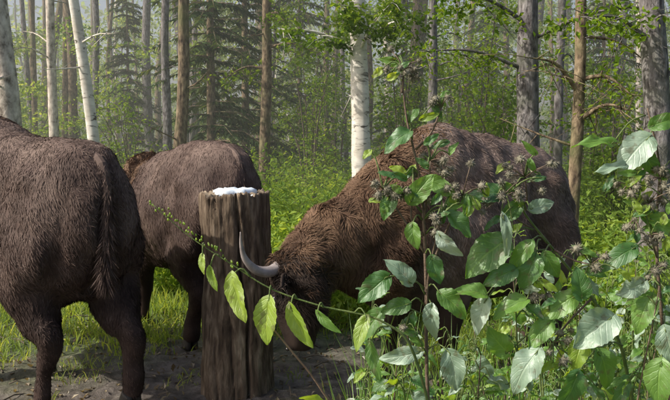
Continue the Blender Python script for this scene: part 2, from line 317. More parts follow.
    q=rs.integers(0,40,4200); tt=q/40; off=unit(rs.normal(size=(4200,3)))*(.030*(1-.5*tt))[:,None]
    blades(tg,cc[q]+off,np.stack([rs.normal(size=4200)*.3-.2*(tt<.3),rs.normal(size=4200)*.35,-np.ones(4200)],1)+off*6,.035+.10*tt**2,.0045,0,droop=0)
    tg.build('tail',[fmat],root)
    hooves.build('hooves',[hoof_m],root,True)
    hg=Geo()
    for q in (-1,1):
        l=lat*q
        pts=[P+l*.10+d*.03,P+l*.18+d*.05+fr*.02,P+l*.27+d*.025+fr*.04,P+l*.335-d*.045+fr*.05,P+l*.365-d*.125+fr*.04,P+l*.38-d*.20+fr*.02]
        tube(hg,pts,[.041,.034,.026,.018,.010,.003],14,n=24,rough=.12,rf=2)
    hg.build('horns',[horn_m],root,True)
    eg=Geo()
    for q in (-1,1):
        l=lat*q; tube(eg,[P+l*.137+d*.22+fr*.045-l*.018,P+l*.137+d*.22+fr*.045,P+l*.137+d*.22+fr*.045+l*.014],[.012,.024,.006],12,n=7)
        tube(eg,[P+d*.53+l*.035+fr*.07,P+d*.545+l*.04+fr*.078],[.016,.008],8)
    eg.build('eyes_and_nostrils',[eye_m],root,True)
    ag=Geo()
    for q in (-1,1):
        l=lat*q; b=P+l*.14+d*.08-fr*.07
        tube(ag,[b,b+l*.05-fr*.02+d*.02,b+l*.11-fr*.06+d*.05,b+l*.16-fr*.09+d*.07],[(.02,.018),(.042,.016),(.037,.012),(.006,.004)],12,n=10,side=d)
    nb=900
    for q in (-1,1):
        u=rs.random((nb,1)); bb=P+lat*q*.14+d*.08-fr*.07+(lat*q*.16-fr*.09+d*.07)*u+rs.normal(size=(nb,3))*.012
        blades(ag,bb,unit(lat*q*.6+rs.normal(size=(nb,3))*.5+[0,0,-.5]),.05,.004,0,droop=.2)
    ag.build('ears',[fur_face],root,True)
    return root
S_cow=[(-1.28,1.32,1.0,.10),(-1.22,1.48,.84,.22),(-1.06,1.60,.74,.30),(-.86,1.65,.68,.33),(-.62,1.68,.60,.38),(-.35,1.73,.56,.40),(-.1,1.78,.54,.395),(.10,1.77,.54,.37),(.30,1.65,.56,.34),(.5,1.45,.62,.28),(.65,1.26,.7,.21),(.74,1.14,.8,.12)]
S_flat=[(-1.45,1.46,1.0,.12),(-1.38,1.61,.84,.27),(-1.2,1.72,.74,.36),(-.95,1.74,.66,.39),(-.65,1.70,.60,.41),(-.35,1.66,.58,.42),(-.1,1.64,.56,.40),(.12,1.60,.56,.36),(.32,1.54,.58,.33),(.5,1.44,.62,.28),(.65,1.32,.7,.22),(.74,1.2,.8,.12)]
S_bull=[(-1.45,1.32,1.0,.12),(-1.38,1.48,.84,.24),(-1.2,1.60,.72,.33),(-.95,1.61,.64,.37),(-.65,1.60,.58,.41),(-.35,1.64,.56,.42),(-.1,1.71,.54,.40),(.12,1.75,.54,.38),(.32,1.70,.56,.34),(.5,1.54,.62,.29),(.65,1.36,.7,.22),(.74,1.2,.8,.12)]
neck_cow=[(.25,0,1.25,.33,.35),(.52,0,1.14,.25,.28),(.8,0,1.02,.19,.22)]
neck_low=[(.25,0,1.3,.33,.36),(.52,0,1.20,.26,.31),(.8,0,1.06,.21,.26)]
neck_mid=[(.25,0,1.3,.33,.36),(.55,0,1.25,.27,.32),(.85,0,1.15,.22,.26)]
f=(-.85,-.52); yawR=math.atan2(f[1],f[0])
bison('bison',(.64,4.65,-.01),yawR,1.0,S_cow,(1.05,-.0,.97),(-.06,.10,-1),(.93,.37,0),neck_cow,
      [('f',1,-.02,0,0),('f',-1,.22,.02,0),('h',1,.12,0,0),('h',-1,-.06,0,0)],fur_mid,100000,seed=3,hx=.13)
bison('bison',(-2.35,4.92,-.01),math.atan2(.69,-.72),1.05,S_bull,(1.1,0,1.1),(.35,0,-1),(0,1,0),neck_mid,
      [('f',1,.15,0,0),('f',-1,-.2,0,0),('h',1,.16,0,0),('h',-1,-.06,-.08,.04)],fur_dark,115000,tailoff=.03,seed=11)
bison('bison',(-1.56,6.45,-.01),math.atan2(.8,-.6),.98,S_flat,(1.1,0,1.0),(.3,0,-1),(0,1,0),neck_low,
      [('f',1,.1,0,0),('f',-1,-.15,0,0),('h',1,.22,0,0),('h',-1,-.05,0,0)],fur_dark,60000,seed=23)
# ---------------- salt-lick post
def post():
    root=empty('wooden_post',(-.66,4.6,0))
    segs=180; rows=90; V=[]
    cr=[(random.uniform(0,6.28),random.uniform(.012,.03),random.uniform(.005,.022),random.random()*8) for _ in range(13)]
    cr[0]=(-1.25,.035,.09,0); cr[1]=(-2.1,.02,.035,2)
    for r_ in range(rows):
        t=r_/(rows-1)
        for j in range(segs):
            a=j/segs*6.2832
            R=.220+.035*(1-t)**3+.024*noise.noise(Vector((math.cos(a)*1.5,math.sin(a)*1.5,t*2.5)))+.009*noise.noise(Vector((math.cos(a)*7,math.sin(a)*7,t*5)))+.006*noise.noise(Vector((math.cos(a)*26,math.sin(a)*26,t*9)))+.008*noise.noise(Vector((math.cos(a)*5,math.sin(a)*5,t*14)))
            for c in cr:
                aa=c[0]+.12*math.sin(t*5+c[3])+.03*math.sin(t*17+c[3]); da=(a-aa+math.pi)%(2*math.pi)-math.pi
                R-=c[2]*math.exp(-(da/c[1])**2)*max(0,.2+.7*t+.7*math.sin(t*4+c[3]))
            z=-.1+t*1.42
            if t>.9: z+= (t-.9)*10*(.025*noise.noise(Vector((math.cos(a)*3,math.sin(a)*3,5)))+.022*noise.noise(Vector((math.cos(a)*15,math.sin(a)*15,5))))
            if r_==rows-1: R-=.006
            V.append((R*math.cos(a)+.02*(1-t),R*math.sin(a),z))
    i,j=np.meshgrid(np.arange(rows-1),np.arange(segs),indexing='ij');i=i.ravel();j=j.ravel();j2=(j+1)%segs
    top=V[-segs:]; ring=[]
    for k in range(1,9):
        q=1-k/9
        for p in top: ring.append((p[0]*q,p[1]*q,p[2]-.012*math.sin(k*1.1)*.4-.012+.01*noise.noise(Vector((p[0]*q*20,p[1]*q*20,1)))))
    F=np.stack([i*segs+j,i*segs+j2,(i+1)*segs+j2,(i+1)*segs+j],1)
    i2,jq=np.meshgrid(np.arange(rows-1,rows+7),np.arange(segs),indexing='ij');i2=i2.ravel();jq=jq.ravel();jr=(jq+1)%segs
    F2=np.stack([i2*segs+jq,i2*segs+jr,(i2+1)*segs+jr,(i2+1)*segs+jq],1)
    V=V+ring; V.append((0,0,1.305)); L=(rows+7)*segs; jj=np.arange(segs)
    g=Geo(); g.add(V,F,0); g.F.append(F2); g.M.append(1); g.V.append(np.zeros((0,3))); g.U.append(np.zeros((0,2)))
    g.F.append(np.stack([L+jj,L+(jj+1)%segs,np.full(segs,len(V)-1)],1)); g.M.append(1); g.V.append(np.zeros((0,3))); g.U.append(np.zeros((0,2)))
    ws=pmat('weathered_wood',[(.3,(.03,.02,.014)),(.45,(.10,.07,.05)),(.58,(.20,.15,.11)),(.74,(.38,.31,.24))],(8,8,1.6),3.2,14,.85,1,.02,distort=.4,moss=(.08,.055,.038))
    wt=pmat('cut_wood',[(.3,(.12,.09,.06)),(.7,(.36,.29,.22))],(8,8,8),4,8,.85,.8,.01)
    g.build('post_trunk',[ws,wt],root,True)
    s=Geo(); n=30
    prof=[(.125,.0),(.135,.02),(.128,.04),(.10,.052),(.06,.045),(.0,.04)]
    V=[]
    for (rr,z) in prof:
        for j in range(n):
            a=j/n*6.283; q=rr*(1+.3*noise.noise(Vector((math.cos(a)*2,math.sin(a)*2,z*9))))
            V.append((q*math.cos(a),q*math.sin(a)*.9-.02,1.297+z+.012*noise.noise(Vector((math.cos(a)*4*rr*8,math.sin(a)*4,1)))))
    i,j=np.meshgrid(np.arange(5),np.arange(n),indexing='ij');i=i.ravel();j=j.ravel();j2=(j+1)%n
    s.add(V,np.stack([i*n+j,i*n+j2,(i+1)*n+j2,(i+1)*n+j],1))
    for _ in range(60):
        a=random.random()*6.28; r_=random.uniform(.1,.19); z=1.302
        c=np.array([r_*math.cos(a),r_*math.sin(a),z]); q=random.uniform(.004,.012)
        tube(s,[c-[0,0,q],c,c+[q*.2,0,q]],[q,q*1.3,q*.5],6)
    sm=pmat('salt',[(.3,(.55,.65,.8)),(.7,(.78,.85,.92))],nscale=30,rough=.5,bump=.4,bdist=.004)
    s.build('salt_lick',[sm],root,True)
post()
# ---------------- trees
def tree(name,x,y,r,h,lean,bark,nleaf=2500,limb0=.5,leafsize=.10,lmat=lf_tree,seed=0,dead=3,nl=11,extra=None,crownr=2.4):
    rr=random.Random(seed); root=empty(name,(x,y,0)); g=Geo(); lg=Geo()
    n=26; hs=np.linspace(-.15,h,n); P=[]; R=[]
    for z in hs:
        P.append((lean[0]*z+.14*noise.noise(Vector((z*.3,seed,0))),lean[1]*z+.1*noise.noise(Vector((z*.3,seed,5))),z))
        R.append(r*(1-.75*max(0,z)/h)+r*.5*math.exp(-max(0,z)*3.0))
    tube(g,P,R,18,0,n=60,rough=.12,rf=1.6)
    P=np.array(P)
    def at(z): return np.array([np.interp(z,hs,P[:,k]) for k in range(3)])
    cs=[]
    for k in range(nl):
        z=h*(limb0+(1-limb0)*(k+.5)/nl); a=rr.random()*6.28; L=crownr*(1.15-.7*(z/h-limb0)/(1-limb0))*rr.uniform(.7,1.1)
        b=at(z); dr=np.array([math.cos(a),math.sin(a),rr.uniform(.1,.7)])
        e=b+dr*L; mid=b+dr*L*.5+[0,0,.15*L]
        rad=r*.32*(1-.6*z/h)
        tube(g,[b,mid,e],[rad,rad*.6,.01],7,0,n=7)
        for q in range(5):
            t=rr.uniform(.35,1); s0=b+dr*L*t+[0,0,.1*L]; e2=s0+np.array([rr.gauss(0,.4),rr.gauss(0,.4),rr.gauss(.1,.3)])*L*.45
            tube(g,[s0,(s0+e2)/2+[0,0,.05],e2],[rad*.35,rad*.2,.004],5,0)
            cs.append(e2); cs.append((s0+e2)/2)
    for k in range(dead):
        z=rr.uniform(1.2,min(h*limb0,6)); a=rr.random()*6.28; L=rr.uniform(.3,1.1); b=at(z); dr=np.array([math.cos(a),math.sin(a),rr.uniform(-.3,.5)])
        m_=b+dr*L*.5+[0,0,rr.uniform(-.1,.1)]
        tube(g,[b,m_,b+dr*L+[0,0,rr.uniform(-.2,.1)]],[.018,.011,.003],6,0,n=6)
        for q in range(3):
            s0=m_+dr*L*.15*q; tube(g,[s0,s0+np.array([rr.gauss(0,.15),rr.gauss(0,.15),rr.gauss(0,.15)])],[.006,.002],4,0)
    if extra: extra(g,lg,at,rr)
    cs=np.array(cs); per=rng.integers(0,len(cs),nleaf); rad=crownr*.17*rng.random((nleaf,1))**.5
    C=cs[per]+unit(rng.normal(size=(nleaf,3)))*rad*1.6*[1,1,.7]
    leaves(lg,C,rng.uniform(.6,1.2,nleaf)*leafsize,0)
    g.build('trunk_and_limbs',[bark],root,True); lg.build('crown',[lmat],root)
    return root
def lowfol(spec):
    def fn(g,lg,at,rr):
        for (z,dx,dy,dz,nn,sz) in spec:
            b=at(z); e=b+[dx,dy,dz]; mid=(b+e)/2+[0,0,.12]
            tube(g,[b,mid,e],[.028,.018,.005],7,0,n=10,rough=.2)
            tw=[]
            for k in range(14):
                tt=rr.uniform(.2,1); s0=b*(1-tt)**2+2*mid*tt*(1-tt)+e*tt*tt
                e2=s0+np.array([rr.gauss(0,.25),rr.gauss(0,.25),rr.gauss(-.08,.2)]); tube(g,[s0,(s0+e2)/2+[0,0,.03],e2],[.007,.004,.002],4,0); tw.append((s0,e2))
            q=rng.integers(0,14,nn); u=rng.random((nn,1)); S0=np.array([a[0] for a in tw])[q]; E=np.array([a[1] for a in tw])[q]
            C=S0*(1-u)+E*u+rng.normal(size=(nn,3))*.06
            leaves(lg,C,rng.uniform(.6,1.2,nn)*sz,0)
    return fn
def X(px,D): return (px-335)/700*D
T=[
 ('birch_tree',8,9.0,.17,13,(-.02,0),bark_pale,None),
 ('birch_tree',58,13,.10,13,(-.02,0),bark_pale,None),
 ('birch_tree',101,11,.10,14,(-.085,0),bark_birch,None),
 ('pine_tree',172,13,.125,15,(.075,0),bark_brown,None),
 ('pine_tree',163,17,.12,15,(.03,0),bark_grey,None),
 ('pine_tree',265,14,.12,15,(.015,0),bark_brown,lowfol([(3.6,.9,-.4,-.1,120,.1),(3.2,-.8,-.2,-.2,120,.1),(4.2,.4,-.8,-.2,160,.1)])),
 ('birch_tree',362,11,.16,14,(-.02,0),bark_birch,lowfol([(3.1,-1.2,-.4,.3,260,.11),(3.3,1.1,-.6,.2,300,.11),(3.1,.5,-1.2,.6,300,.1),(3.3,-.3,-1.2,.3,360,.11)])),
 ('aspen_tree',432,12,.09,13,(0,0),bark_grey,None),
 ('aspen_tree',533,8.5,.15,13,(-.03,0),bark_grey,lowfol([(2.55,-1.35,-.3,.18,420,.055),(2.9,1.3,-.6,.3,300,.08),(3.1,-1.2,-.8,.2,300,.08)])),
 ('aspen_tree',558,11,.08,12,(0,0),bark_grey,None),
 ('dead_tree',573,7.6,.075,9,(0.01,0),bark_brown,lowfol([(2.2,-.55,-.2,.35,50,.05),(2.35,.5,-.2,-.2,100,.06),(1.9,.45,-.3,.1,60,.06)])),
 ('aspen_tree',651,7.4,.15,13,(-.02,0),bark_grey,lowfol([(2.7,-.9,-.4,.2,260,.08),(2.3,.7,-.2,.2,200,.08)])),
 ('aspen_tree',-60,8,.16,13,(0,0),bark_grey,None),
 ('birch_tree',735,10,.14,13,(0,0),bark_birch,None),
]
for k,(nm,px,D,r,h,ln,bk,ex) in enumerate(T):
    tree(nm,X(px,D),D,r,h,ln,bk,nleaf=650,seed=k+1,extra=ex,leafsize=.12,crownr=1.6,dead=5)
# a tree behind the viewpoint
for k,(x,y) in enumerate([(6,-2)]):
    tree('aspen_tree',x,y,.16,10,(0,0),bark_grey,nleaf=900,seed=70+k,leafsize=.12,crownr=2.1,limb0=.4)
def spruce(x,y,h,w_,seed,lm=lf_spruce):
    rr=random.Random(seed); root=empty('spruce_tree',(x,y,0)); g=Geo(); lg=Geo()
    tube(g,[(0,0,-.1),(0,0,h*.5),(0,0,h)],[.02*h*.55,.012*h*.5,.01],10,0,n=14,rough=.08)
    z=.5
    while z<h-.2:
        L0=w_*(1-z/h)**.8
        for k in range(6):
            a=rr.random()*6.28; L=L0*rr.uniform(.6,1.1); dr=np.array([math.cos(a),math.sin(a),0])
            b=np.array([0,0,z+rr.uniform(-.1,.1)]); e=b+dr*L+[0,0,-.3*L]; mid=b+dr*L*.5+[0,0,-.02*L]
            tube(g,[b,mid,e],[.018,.01,.003],4,0)
            nb=int(20+34*L); t=rng.random((nb,1)); c=b*(1-t)**2+2*mid*t*(1-t)+e*t*t
            sd=np.cross(dr,[0,0,1]); sg=rng.choice([-1,1],(nb,1))
            D_=dr*.6+sd*sg*.8+rng.normal(size=(nb,3))*.25+[0,0,-.35]
            blades(lg,c,D_,rng.uniform(.10,.3,nb),rng.uniform(.03,.06,nb),0,droop=.25)
        z+=rr.uniform(.26,.42)
    g.build('trunk_and_limbs',[bark_brown],root,True); lg.build('needles',[lm],root)
for k,(px,D,h,w_) in enumerate([(212,18,13,2.4),(246,21,13,2.6),(300,25,11,2.4),(405,24,9,2.0),(130,27,9,2.2),(600,22,9,2.0),(485,27,10,2.3)]):
    spruce(X(px,D),D,h,w_,k)
def shrub(x,y,h,w_,n,seed,lm=lf_tree,ls=.09,name='hazel_shrub'):
    rr=random.Random(seed); root=empty(name,(x,y,0)); g=Geo(); lg=Geo(); tips=[]
    for k in range(8):
        a=rr.random()*6.28; b=np.array([.1*math.cos(a),.1*math.sin(a),-.05]); q=rr.uniform(.3,1)*w_*.5
        e=np.array([math.cos(a)*q,math.sin(a)*q,h*rr.uniform(.6,1)]); mid=e*.5*[.6,.6,1.1]
        tube(g,[b,mid,e],[.02,.014,.004],6,0,n=8)
        for m_ in range(7):
            t=rr.uniform(.25,1); s0=b*(1-t)**2+2*mid*t*(1-t)+e*t*t; e2=s0+np.array([rr.gauss(0,.3),rr.gauss(0,.3),rr.gauss(.05,.2)])*w_*.45
            tube(g,[s0,e2],[.007,.002],4,0); tips.append(e2); tips.append((s0+e2)/2)
    tips=np.array(tips); q=rng.integers(0,len(tips),n)
    leaves(lg,tips[q]+rng.normal(size=(n,3))*.13*[1,1,.6],rng.uniform(.6,1.3,n)*ls,0)
    g.build('stems',[twig],root,True); lg.build('foliage',[lm],root)
for k,(px,D,h,w_,n) in enumerate([(310,17,5.2,2.6,2300),(335,20,6.4,3.0,2500),(400,15,4.8,2.3,2200),(130,17,3.2,2.2,1200),(612,11.5,3.2,1.7,1400),(480,14,4.8,2.6,2400),(590,15,5.2,2.6,2300),(672,10,2.9,1.6,1100),(455,19,6.4,2.8,2500),(505,11,2.8,1.8,1200),(25,18,3.4,2.4,1000)]):
    shrub(X(px,D),D,h,w_,n,k+50)
def distant():
    g=Geo(); lg=Geo(); rr=random.Random(5)
    for k in range(140):
        D=rr.uniform(22,60); x=rr.uniform(-.62,.62)*D*1.15; r=rr.uniform(.06,.17); ln=rr.uniform(-.06,.06)
        tube(g,[(x,D,-.1),(x+ln*5+rr.gauss(0,.15),D,5),(x+ln*10+rr.gauss(0,.2),D,10),(x+ln*18,D,17)],[r*1.2,r,r*.8,r*.3],8,rr.choice([0,0,0,1,1,1,1,2]),n=9,rough=.06)
    n=150000; K=1200
    cd=rng.uniform(21,62,K); cx=rng.uniform(-.62,.62,K)*cd*1.15; cz=rng.random(K)**1.1*(cd*.26+2.5)
    left=np.clip(-cx/cd/.35,0,1); cz*=(1-.35*left)
    cr=rng.uniform(.5,1.3,K)*(.5+cd/50)
    q=rng.integers(0,K,n); C=np.stack([cx,cd,cz],1)[q]+unit(rng.normal(size=(n,3)))*(rng.random((n,1))**.6)*cr[q][:,None]*[1,1,.55]
    C[:,2]=np.abs(C[:,2]); leaves(lg,C,rng.uniform(.6,1.3,n)*(.10+.0022*C[:,1]),0)
    root=empty('distant_forest')
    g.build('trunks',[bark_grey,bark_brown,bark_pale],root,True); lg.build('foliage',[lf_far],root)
    n=50000; th=rng.uniform(-.75,.75,n)*math.pi*.62; R=rng.uniform(70,90,n); z=rng.random(n)**1.4*17
    C=np.stack([np.sin(th)*R,np.cos(th)*R,z],1); cl=np.array([noise.noise(Vector((c[0]*.13,c[1]*.05,c[2]*.2))) for c in C]); C=C[cl>-.12]
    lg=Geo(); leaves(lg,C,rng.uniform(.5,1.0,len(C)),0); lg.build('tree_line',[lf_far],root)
distant()
# ---------------- mist hanging in the wood
def mist():
    g=Geo(); x0,x1,y0,y1,z0,z1=-60,60,8,95,-1,17
    V=[(x0,y0,z0),(x1,y0,z0),(x1,y1,z0),(x0,y1,z0),(x0,y0,z1),(x1,y0,z1),(x1,y1,z1),(x0,y1,z1)]
    g.add(V,[(0,3,2,1),(4,5,6,7),(0,1,5,4),(1,2,6,5),(2,3,7,6),(3,0,4,7)])
    m,nt,no,li=newmat('mist'); v=N(nt,'ShaderNodeVolumeScatter'); v.inputs['Color'].default_value=(.95,1,.93,1); v.inputs['Density'].default_value=.0085; v.inputs['Anisotropy'].default_value=.1
    o=N(nt,'ShaderNodeOutputMaterial'); li.new(v.outputs[0],o.inputs['Volume']); g.build('mist',[m])
mist()
# ---------------- undergrowth and grass
def herbs():
    lg=Geo(); n=6200
    y=6.2+rng.random(n)**1.35*15; x=rng.uniform(-.62,.62,n)*y*1.1
    keep=~((x<-0.3)&(y<7.6)&(x>-4)) & ~((x>.2)&(x<2.1)&(y<6.4)); x=x[keep];y=y[keep]; n=len(x)
    cl=np.array([noise.noise(Vector((a*.5,b*.5,2))) for a,b in zip(x,y)])
    h=np.clip(.5+.12*(y-6),.4,1.45)*(1+.5*cl)*rng.uniform(.55,1.15,n)
    k=20; B=np.repeat(np.stack([x,y,np.zeros(n)],1),k,0); t=rng.random(n*k)**.7; H=np.repeat(h,k)
    C=B+np.stack([rng.normal(size=n*k)*.09,rng.normal(size=n*k)*.09,t*H],1)
    leaves(lg,C,rng.uniform(.05,.13,n*k),0,asp=.45)
    blades(lg,np.stack([x,y,np.zeros(n)],1),np.stack([rng.normal(size=n)*.06,rng.normal(size=n)*.06,np.ones(n)],1),h*1.02,.008,0,droop=0)
    lg.build('undergrowth',[lf_under])
    g=Geo(); n=70000
    y=4.6+rng.random(n)**1.6*16; x=rng.uniform(-.6,.6,n)*y*1.1
    cl=np.array([noise.noise(Vector((a*.8,b*.8,7))) for a,b in zip(x,y)])
    d=np.hypot(x+.6,y-3.6); keep=(d+cl*1.6>2.1+rng.random(n)*.9); x,y=x[keep],y[keep]; n=len(x)
    blades(g,np.stack([x,y,np.full(n,-.05)],1),np.stack([rng.normal(size=n)*.35,rng.normal(size=n)*.35,np.ones(n)],1),rng.uniform(.06,.28,n)+.025*(y-5),.008+.0006*y,0,droop=.25)
    n=16000; y=rng.uniform(2.2,6.2,n); x=rng.uniform(-3.2,3.5,n); cl=np.array([noise.noise(Vector((a*1.5,b*1.5,17))) for a,b in zip(x,y)])
    kp=(cl>.22)|(x>1.0); x,y=x[kp],y[kp]; n=len(x)
    blades(g,np.stack([x,y,np.full(n,-.03)],1),np.stack([rng.normal(size=n)*.5,rng.normal(size=n)*.5,np.ones(n)],1),rng.uniform(.04,.16,n),.006,0,droop=.25)
    g.build('grass',[lf_grass])
    d=Geo(); n=3000; x=rng.uniform(-3,3,n); y=rng.uniform(2.5,7,n); z=np.array([gh(a,b)+.012 for a,b in zip(x,y)])
    leaves(d,np.stack([x,y,z],1),rng.uniform(.02,.06,n),0,up=2)
    for _ in range(160):
        a,b=random.uniform(-3,3),random.uniform(3,7); an=random.random()*3.14; L=random.uniform(.05,.25); z=gh(a,b)+.015
        tube(d,[(a,b,z),(a+L*.5*math.cos(an),b+L*.5*math.sin(an),z+.02),(a+L*math.cos(an),b+L*math.sin(an),z)],[.006,.005,.002],5,1)
    d.build('leaf_litter',[leafmat('dead_leaf',[(.07,.05,.03),(.16,.12,.07),(.3,.25,.16)],.2,gloss=.05),twig])
herbs()
# ---------------- foreground plants
lg_green=leafmat('burdock_leaf',[(.06,.15,.03),(.12,.26,.04),(.19,.35,.07)],.45,True,.05,.5,4)
lg_dark=leafmat('dark_leaf',[(.03,.10,.025),(.06,.17,.035),(.10,.22,.05)],.4,True,.06,.5,4)
lg_pale=leafmat('pale_leaf',[(.15,.25,.17),(.25,.36,.27),(.38,.48,.41)],.3,True,.07,.5,4)
lg_yell=leafmat('yellow_leaf',[(.17,.29,.03),(.28,.42,.045),(.38,.5,.08)],.5,True,.05,.5,4)
stem_g=pmat('stem_green',[(.3,(.07,.12,.03)),(.7,(.16,.2,.07))],nscale=20,rough=.5)
stem_r=pmat('stem_red',[(.3,(.08,.055,.04)),(.7,(.2,.145,.11))],nscale=25,rough=.6)
burr_m=pmat('burr',[(.3,(.13,.12,.085)),(.7,(.32,.30,.24))],nscale=60,rough=.8)
PM=[lg_green,lg_dark,lg_pale,lg_yell,stem_g,stem_r,burr_m]
GR,DK,PA,YE,SG,SR,BU=range(7)
def bleaf(g,base,d,nrm,L,W,m,curl=.25,fold=.3,wave=.05,cord=.75):
    base=np.array(base,float); d=unit(d); nrm=np.array(nrm,float); nrm=unit(nrm-d*np.dot(nrm,d)); s=np.cross(d,nrm)
    nu,nv=17,9; V=[];U=[]; ph=random.random()*9; wave=wave*random.uniform(.6,1.5); curl=curl*random.uniform(.3,2.4); fold=fold*random.uniform(.2,2); bend=random.uniform(-.2,.2)
    for i in range(nu):
        t=i/(nu-1); wd=W*.5*(math.sin(math.pi*min(1,max(.0,t))**cord)**.75 if 0<t<1 else .02)
        for j in range(nv):
            q=j/(nv-1)*2-1; e=1+(.035*(-1)**i+.04*math.sin(t*9+ph+q))*abs(q)**3
            p=base+d*(L*t-(.12*L*abs(q)**2*(1-t)**3))+s*(q*wd*e+bend*L*t*t)+nrm*(-curl*L*t*t+fold*abs(q)*wd+wave*L*math.sin(t*12+q*2+ph)*abs(q)+.05*L*noise.noise(Vector((t*4+ph,q*2,ph))))
            V.append(p);U.append((t,q))
    i,j=np.meshgrid(np.arange(nu-1),np.arange(nv-1),indexing='ij');i=i.ravel();j=j.ravel()
    g.add(V,np.stack([i*nv+j,i*nv+j+1,(i+1)*nv+j+1,(i+1)*nv+j],1),m,np.array(U))
def leaf_at(g,stem,c,L,W,m,ang,tilt=.0,face=None,curl=.25,wave=.05):
    c=np.array(c,float); a=math.radians(ang); d=unit([math.cos(a),-.25+tilt,math.sin(a)])
    nrm=np.array(face if face is not None else (random.uniform(-.9,.4),-1,random.uniform(.0,1.1)),float)
    b=c-d*L*.5
    bleaf(g,b,d,nrm,L,W,m,curl=curl,wave=wave)
    if stem is not None:
        s=np.array(stem,float); mid=(s+b)/2+[0,0,.02]
        tube(g,[s,mid,b,b+d*L*.12],[.0028,.0022,.0018,.001],6,SG,n=9)
def burr(g,c,r):
    c=np.array(c); tube(g,[c-[0,0,r*.62],c-[0,0,r*.4],c,c+[0,0,r*.45],c+[0,0,r*.62]],[r*.15,r*.5,r*.66,r*.45,r*.1],9,BU,n=8)
    n=75; D=unit(rng.normal(size=(n,3))); blades(g,c+D*r*.45,D,r*.85,r*.13,BU,droop=.1)
def burrs(g,stem,c,n,sp=.035,r=.017):
    c=np.array(c,float); s=np.array(stem,float)
    tube(g,[s,(s+c)/2+[random.gauss(0,.01),0,-.01],c],[.0035,.003,.002],6,SR,n=8)
    for _ in range(n):
        q=c+rng.normal(size=3)*[sp,sp*.8,sp*.7]; tube(g,[c,(c+q)/2+[0,0,.004],q],[.002,.0016,.0013],5,SR)
        burr(g,q,r*random.uniform(.7,1.15))
    for _ in range(5):
        q=c+rng.normal(size=3)*[sp,sp*.5,sp]*1.2; an=random.uniform(0,360); leaf_at(g,c,q,random.uniform(.03,.06),.022,random.choice([GR,DK,YE]),an)
def mkstem(g,P,R,m=SR): tube(g,P,R,9,m,n=22,rough=.05)
g=Geo()
mkstem(g,[(.36,2.1,-.02),(.3,2.04,.5),(.268,2.0,.95),(.262,2.0,1.25),(.245,2.0,1.5),(.205,2.0,1.68),(.19,2.0,1.80)],[.008,.007,.0055,.005,.004,.003,.002])
burrs(g,(.255,2,1.4),(.27,1.98,1.57),9,.04); burrs(g,(.26,2,1.3),(.135,1.96,1.49),8,.035); burrs(g,(.265,2,1.1),(.30,1.95,1.42),4,.025)
burrs(g,(.19,2,1.76),(.195,2.0,1.83),9,.032,.014); burrs(g,(.26,2,1.35),(.22,1.97,1.47),5,.03); burrs(g,(.23,2,1.6),(.30,1.98,1.72),4,.028,.013); burrs(g,(.26,2,1.2),(.36,1.97,1.47),6,.035)
burrs(g,(.265,2,1.0),(.20,1.95,1.1),3,.02,.014)
for (c,L,W,m,an,st) in [
 ((.172,1.97,1.635),.085,.055,DK,200,(.22,2,1.63)),((.237,1.95,1.495),.10,.06,GR,60,(.25,2,1.45)),((.105,1.95,1.21),.11,.07,DK,215,(.262,2,1.2)),
 ((.19,1.93,1.265),.09,.06,PA,120,(.262,2,1.18)),((.36,1.97,1.46),.09,.05,GR,30,(.25,2,1.4)),((.15,1.96,1.44),.075,.05,DK,250,(.25,2,1.42)),
 ((.186,1.93,1.02),.11,.05,PA,190,(.268,2,1.0)),((.34,1.95,1.17),.10,.06,GR,-30,(.262,2,1.2)),((.31,1.93,1.33),.085,.045,PA,-60,(.262,2,1.36)),
 ((.10,1.97,1.10),.10,.06,GR,230,(.262,2,1.12)),((.215,1.93,1.36),.07,.045,GR,270,(.25,2,1.4)),((.18,1.98,1.545),.05,.03,YE,150,(.24,2,1.53)),((.34,1.93,.98),.11,.07,PA,-70,(.268,2,1.02)),
 ((.30,1.96,1.50),.09,.05,GR,-20,(.25,2,1.47)),((.35,1.95,1.39),.09,.055,DK,-45,(.255,2,1.4)),((.28,1.95,1.26),.08,.05,DK,-80,(.26,2,1.3)),((.17,1.94,1.16),.08,.05,GR,190,(.26,2,1.15)),((.22,2,1.7),.05,.03,GR,45,(.21,2,1.68)),((.27,1.97,1.11),.09,.05,PA,-100,(.262,2,1.15))]:
    leaf_at(g,st,c,L,W,m,an)
g.build('burdock_plant',PM,smooth=True)
g=Geo()
mkstem(g,[(1.08,2.3,-.02),(1.02,2.25,.5),(.9,2.15,.97),(.78,2.1,1.15),(.66,2.1,1.30),(.56,2.08,1.42),(.53,2.06,1.5)],[.008,.007,.0055,.005,.004,.003,.002],SG)
burrs(g,(.56,2.08,1.42),(.55,2.03,1.52),12,.05); burrs(g,(.6,2.1,1.36),(.49,2.0,1.47),7,.035); burrs(g,(.78,2.1,1.15),(.635,2.0,1.04),6,.035); burrs(g,(.66,2.1,1.3),(.74,2.0,1.27),5,.03);burrs(g,(.7,2.1,1.2),(.6,2.0,1.18),4,.02)
